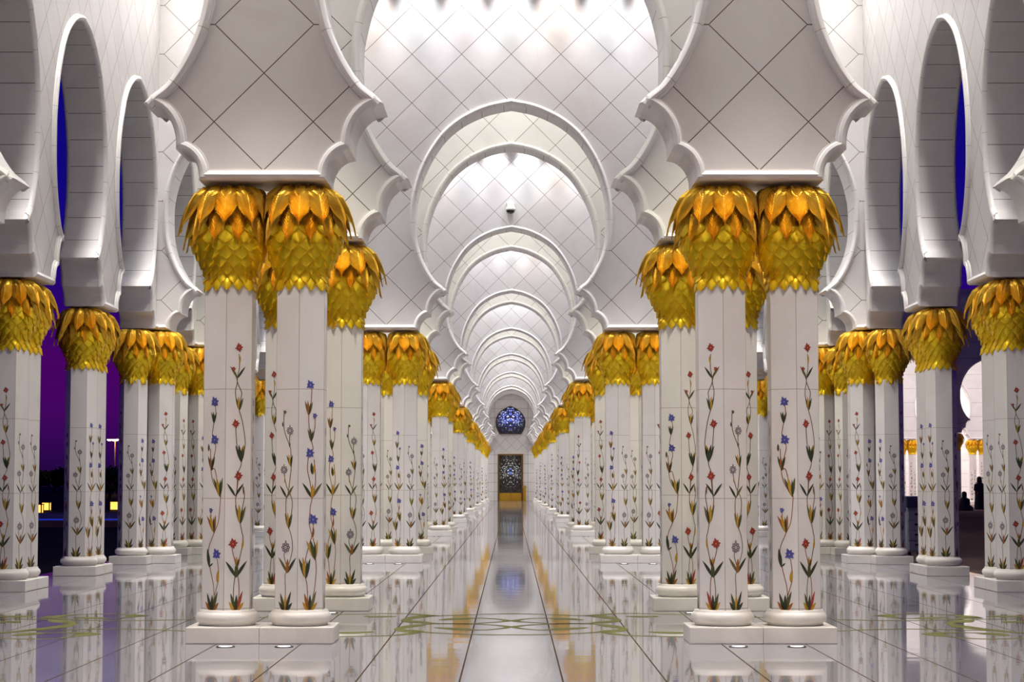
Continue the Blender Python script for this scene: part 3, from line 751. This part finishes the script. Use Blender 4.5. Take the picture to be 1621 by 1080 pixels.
for (lx, ly, sc, lab) in ((-22.95, 97, .82, 'glowing square lantern beside the pool, largest of the two close together'), (-25.1, 108, .80, 'glowing square lantern just behind the larger lantern by the pool'), (-21.8, 110, .85, 'glowing square lantern alone below the tall street lamp')):
    t = thing('lantern', (lx, ly, -.10), 0, lab, 'lantern', 'lanterns beyond the pool')
    mb = MB(); mb.box(-.25 * sc, .25 * sc, -.25 * sc, .25 * sc, .06, .56 * sc); obj('glowing_panes', mb.mesh('glowing_panes', [M['lantern_glass']]), t)
    mb = MB()
    for a in (-1, 1):
        for b in (-1, 1): mb.box(a * .26 * sc - .025, a * .26 * sc + .025, b * .26 * sc - .025, b * .26 * sc + .025, 0, .6 * sc)
    mb.box(-.3 * sc, .3 * sc, -.3 * sc, .3 * sc, .56 * sc, .62 * sc); mb.box(-.3 * sc, .3 * sc, -.3 * sc, .3 * sc, 0, .06)
    obj('frame', mb.mesh('frame', [M['frame_dark']]), t)
t = thing('street_lamp', (-51.6, 260, -.1), 0, 'tall street lamp shining orange in the dusk left of the arcade', 'street lamp')
mb = MB(); mb.tube([(0, 0, 0), (0, 0, 3), (0, 0, 7.2)], [.11, .09, .06], 10); obj('pole', mb.mesh('pole', [mat('lamp_pole', (.45, .3, .22), .5)]), t)
for a in range(4):
    an = a * PI / 2 + .4; cx, cy = math.cos(an), math.sin(an)
    mb = MB(); mb.tube([(0, 0, 7.1), (cx * .5, cy * .5, 7.2)], .03, 6); mb.box(cx * .75 - .3, cx * .75 + .3, cy * .75 - .3, cy * .75 + .3, 7.12, 7.24)
    hd = obj('lamp_head', mb.mesh('lamp_head', [M['steel']]), t)
    mb = MB(); mb.lathe([(.29, 7.12), (.26, 7.0), (.05, 6.93)], 12, cx * .75, cy * .75); obj('bulb', mb.mesh('bulb', [M['lamp']], True), hd)
def tree(loc, h, r, lab, seed):
    rnd = random.Random(seed)
    t = thing('tree', loc, 0, lab, 'tree', 'trees beyond the pool')
    mb = MB(); mb.tube([(0, 0, 0), (.05 * h, 0, h * .3), (0, .03 * h, h * .6)], [.05 * h, .04 * h, .02 * h], 8); obj('trunk', mb.mesh('trunk', [M['bark']]), t)
    mb = MB()
    for i in range(500):
        while True:
            p = Vector((rnd.uniform(-1, 1), rnd.uniform(-1, 1), rnd.uniform(-1, 1)))
            if p.length < 1: break
        p = Vector((p.x * r, p.y * r, h * .68 + p.z * h * .34)); u = Vector((rnd.uniform(-1, 1), rnd.uniform(-1, 1), rnd.uniform(-1, 1))).normalized(); w = u.orthogonal().normalized(); s = r * .14
        mb.add([p - u * s, p + w * s * .5, p + u * s, p - w * s * .5], [(0, 1, 2, 3)])
    obj('foliage', mb.mesh('foliage', [M['leaf']]), t)
tree((-27.2, 135, -.1), 2.6, 1.3, 'small dark tree silhouetted below the street lamp', 1)
for i, (tx, ty, th, lab) in enumerate(((-52, 240, 3.4, 'dark tree on the skyline right of the street lamp pole'), (-62, 245, 3.6, 'dark tree on the skyline behind the front left outer column'), (-60, 262, 3.0, 'dark tree on the skyline between the outer columns'), (-68, 240, 3.4, 'dark tree on the skyline left of the lantern pair'), (-44, 238, 3.2, 'dark tree on the skyline hidden mostly by the third outer pier'))):
    tree((tx, ty, -.1), th, 3.2, lab, 10 + i)

# ------------------------------------------------------------------ outside, right: court and the opposite arcade
def wet():
    m = mat('dark_court_marble', (.22, .145, .14), .5); nb = N(m); nb.b.inputs['Specular IOR Level'].default_value = 0.0; P = pos_of(nb)
    mp = nb.n('ShaderNodeMapping'); nb.set(mp.inputs[0], P); mp.inputs['Scale'].default_value = (1, 3, 1)
    bp = nb.n('ShaderNodeBump'); bp.inputs['Strength'].default_value = .12; bp.inputs['Distance'].default_value = .1
    nb.set(bp.inputs['Height'], nb.noise(mp.outputs[0], 1.5, 3)); nb.t.links.new(bp.outputs[0], nb.b.inputs['Normal'])
    return m
M['court'] = wet()
mb = MB(); mb.box(7.45, 400, -40, 700, -.35, -.04); struct('ground_right', mb.mesh('ground_right', [M['court']]))
YF = 112.0
fpath = [Vector((13.25 - 2.277, ZB))]
cxs = [13.25 + 4.554 * i for i in range(0, 9)]
for c in cxs: fpath += arch(c, PX)
fpath.append(Vector((cxs[-1] + PX, ZB)))
M['dusk_wall'] = M['wall_x']
arcade(fpath, fpath[0].x, fpath[-1].x, 12, lambda s, t, z: (s, t, z), YF - TH / 2, YF + TH / 2, 'wall_court_front', M['wall_x'], False)
arcade(fpath, fpath[0].x, fpath[-1].x, 12, lambda s, t, z: (s + .9, t, z), YF + 16.5, YF + 17.2, 'wall_court_inner', M['wall_x'], False)
mb = MB(); mb.box(9, 56, YF + 24, YF + 24.4, 0, 12); struct('wall_court_back', mb.mesh('wall_court_back', [M['wall_x']]))
mb = MB(); mb.box(9, 56, YF - .2, YF + 24.4, 12, 12.3); struct('ceiling_court', mb.mesh('ceiling_court', [M['ceil']]))
mb = MB(); mb.box(9, 56, YF - .6, YF + 24.4, -.2, -.01); struct('floor_court', mb.mesh('floor_court', [M['court']]))
for i in range(2, 7):
    for row, yq in (('front', YF), ('inner', YF + 16.85)):
        xc = cxs[i] - PX + (.9 if row == 'inner' else 0)
        for q in (-1, 1):
            column((xc + q * HALF, yq, 0), PI if q > 0 else 0, {-120: 'G' if q < 0 else 'R', -60: 'B' if q < 0 else 'G'},
                   'distant column across the court, %s row, pier %s, %s one of the pair' % (row, ['one', 'two', 'three', 'four', 'five'][i - 2], 'left' if q < 0 else 'right'), 'columns across the court')
area((30, YF + 20.5, 11.6), (0, 0, 0), 5000, 40, 8, (1, .95, .95))
area((30, YF + 9, 11.6), (0, 0, 0), 3400, 40, 10, (1, .93, .95))

# cleaning trolley just outside the right arcade
M['trolley'] = mat('navy_plastic', (.035, .032, .10), .4); M['trolley_grey'] = mat('grey_plastic', (.24, .25, .34), .4)
t = thing('service_trolley', (8.02, 39.9, -.04), .1, 'navy service trolley with drawers standing behind the right outer columns', 'trolley')
mb = MB(); mb.box(-.22, .22, -.3, .3, .12, 1.0); obj('cabinet', bevelled(mb.mesh('cabinet', [M['trolley_grey']]), .02), t)
for i in range(4):
    mb = MB(); mb.box(-.2, .2, -.33, -.3, .15 + i * .2, .32 + i * .2); d = obj('drawer', bevelled(mb.mesh('drawer', [M['trolley_grey']]), .008), t)
    mb = MB(); mb.box(-.08, .08, -.36, -.33, .25 + i * .2, .28 + i * .2); obj('handle', mb.mesh('handle', [M['black']]), d)
mb = MB(); mb.box(-.26, .26, -.36, .34, 1.0, 1.22); obj('top_tray', bevelled(mb.mesh('top_tray', [M['trolley']]), .03), t)
mb = MB(); mb.tube([(-.2, -.2, .9), (-.42, -.2, 1.30), (-.44, .2, 1.30), (-.2, .2, .9)], .02, 8); obj('push_handle', mb.mesh('push_handle', [M['steel']]), t)
for a in (-.17, .17):
    for b in (-.24, .24):
        mb = MB(); mb.tube([(a - .02, b, .06), (a + .02, b, .06)], .06, 12); obj('caster', mb.mesh('caster', [M['black']]), t)

# visitors far across the court
M['robe'] = mat('dark_robe', (.04, .035, .045), .8); M['skin'] = mat('skin', (.35, .2, .13), .5); M['scarf'] = mat('head_scarf', (.05, .04, .05), .8)
def skinned(name, joints, edges, radii, m, parent):
    me = bpy.data.meshes.new(name); me.from_pydata(joints, edges, []); me.materials.append(m)
    o = obj(name, me, parent)
    md = o.modifiers.new('skin', 'SKIN'); md.use_smooth_shade = True
    for d, r in zip(me.skin_vertices[0].data, radii): d.radius = (r, r)
    me.skin_vertices[0].data[0].use_root = True
    sb = o.modifiers.new('sub', 'SUBSURF'); sb.levels = 1; sb.render_levels = 2
    return o
def person(loc, rz, lab, sit):
    t = thing('person', loc, rz, lab, 'person')
    if sit:
        J = [(0, 0, .16), (0, .02, .42), (0, .03, .62), (0, .03, .74), (0, 0, .88), (.10, -.05, .15), (.22, -.45, .18), (.18, -.25, .09), (-.10, -.05, .15), (-.24, -.45, .18), (-.18, -.25, .09), (.20, .02, .60), (.26, -.08, .38), (.14, -.28, .28), (-.20, .02, .60), (-.26, -.08, .38), (-.14, -.28, .28)]
    else:
        J = [(0, 0, .95), (0, .01, 1.2), (0, .02, 1.42), (0, 0, 1.52), (0, -.02, 1.66), (.10, 0, .9), (.11, -.02, .5), (.11, .02, .07), (-.10, 0, .9), (-.12, .04, .5), (-.12, .08, .07), (.20, .02, 1.38), (.26, -.02, 1.1), (.22, -.20, .92), (-.20, .02, 1.38), (-.27, .02, 1.1), (-.24, -.16, .90)]
    E_ = [(0, 1), (1, 2), (2, 3), (3, 4), (0, 5), (5, 6), (6, 7), (0, 8), (8, 9), (9, 10), (2, 11), (11, 12), (12, 13), (2, 14), (14, 15), (15, 16)]
    Rr = [.17, .16, .14, .06, .11, .12, .09, .05, .12, .09, .05, .075, .055, .04, .075, .055, .04]
    b = skinned('body', J, E_, Rr, M['skin'], t)
    z0, z1 = (.0, .70) if sit else (.10, 1.46)
    mb = MB()
    prof = [(.50, .02), (.48, .2), (.30, .34), (.24, .5), (.22, .62), (.10, .72)] if sit else [(.30, .06), (.28, .4), (.25, .8), (.23, 1.1), (.235, 1.32), (.18, 1.43), (.08, 1.49)]
    mb.lathe(prof, 20, 0, -.08 if sit else 0, caps=False); obj('robe', mb.mesh('robe', [M['robe']], True), t)
    for s in (-1, 1):
        mb = MB(); q = 11 if s > 0 else 14
        mb.tube([J[q], J[q + 1], tuple(.8 * a + .2 * b_ for a, b_ in zip(J[q + 2], J[q + 1]))], [.095, .085, .075], 10); obj('sleeve', mb.mesh('sleeve', [M['robe']], True), t)
    hz = J[4][2]
    mb = MB(); mb.lathe([(.13, hz - .18), (.135, hz - .05), (.13, hz + .05), (.09, hz + .12), (.01, hz + .145)], 16, 0, J[4][1] + .035, caps=False); obj('head_scarf', mb.mesh('head_scarf', [M['scarf']], True), t)
    return t
person((24.6, 105.0, -.04), .4, 'person in a dark robe standing across the court beside a distant column', False)
person((23.55, 104.0, -.04), -.5, 'person in dark clothes sitting low on the court floor', True)

# ------------------------------------------------------------------ world: dusk sky
w = bpy.data.worlds.new('dusk'); S.world = w; w.use_nodes = True
nt = w.node_tree; bg = nt.nodes['Background']
tc = nt.nodes.new('ShaderNodeTexCoord'); sx = nt.nodes.new('ShaderNodeSeparateXYZ'); nt.links.new(tc.outputs['Generated'], sx.inputs[0])
rp = nt.nodes.new('ShaderNodeValToRGB'); nt.links.new(sx.outputs[2], rp.inputs[0])
st = [(0, (.010, .002, .03)), (.012, (.02, .002, .06)), (.035, (.048, .0015, .10)), (.06, (.055, .001, .105)), (.085, (.022, .001, .12)), (.12, (.006, .0015, .17)), (.22, (.003, .002, .15)), (.30, (.001, .001, .02))]
e = rp.color_ramp.elements
while len(e) < len(st): e.new(.5)
for q, (p, c) in zip(e, st): q.position = p; q.color = (*c, 1)
nt.links.new(rp.outputs[0], bg.inputs['Color']); bg.inputs['Strength'].default_value = 1.0

# ------------------------------------------------------------------ camera
cam = bpy.data.cameras.new('camera'); co = bpy.data.objects.new('camera', cam); link(co)
co.location = (0, 0, 1.458); co.rotation_euler = (PI / 2 + math.radians(4.0526), 0, 0)
cam.sensor_width = 36; cam.lens = 36 * 3156 / 1621; cam.clip_end = 2000; cam.clip_start = .1
cam.shift_x = (810.5 - 809.3) / 1621
S.camera = co
S.view_settings.view_transform = 'Standard'; S.view_settings.look = 'None'; S.view_settings.exposure = .2; S.view_settings.gamma = 1
S.cycles.max_bounces = 6; S.cycles.diffuse_bounces = 3; S.cycles.glossy_bounces = 4; S.cycles.use_denoising = True; S.cycles.adaptive_threshold = .02; S.cycles.sample_clamp_indirect = 8
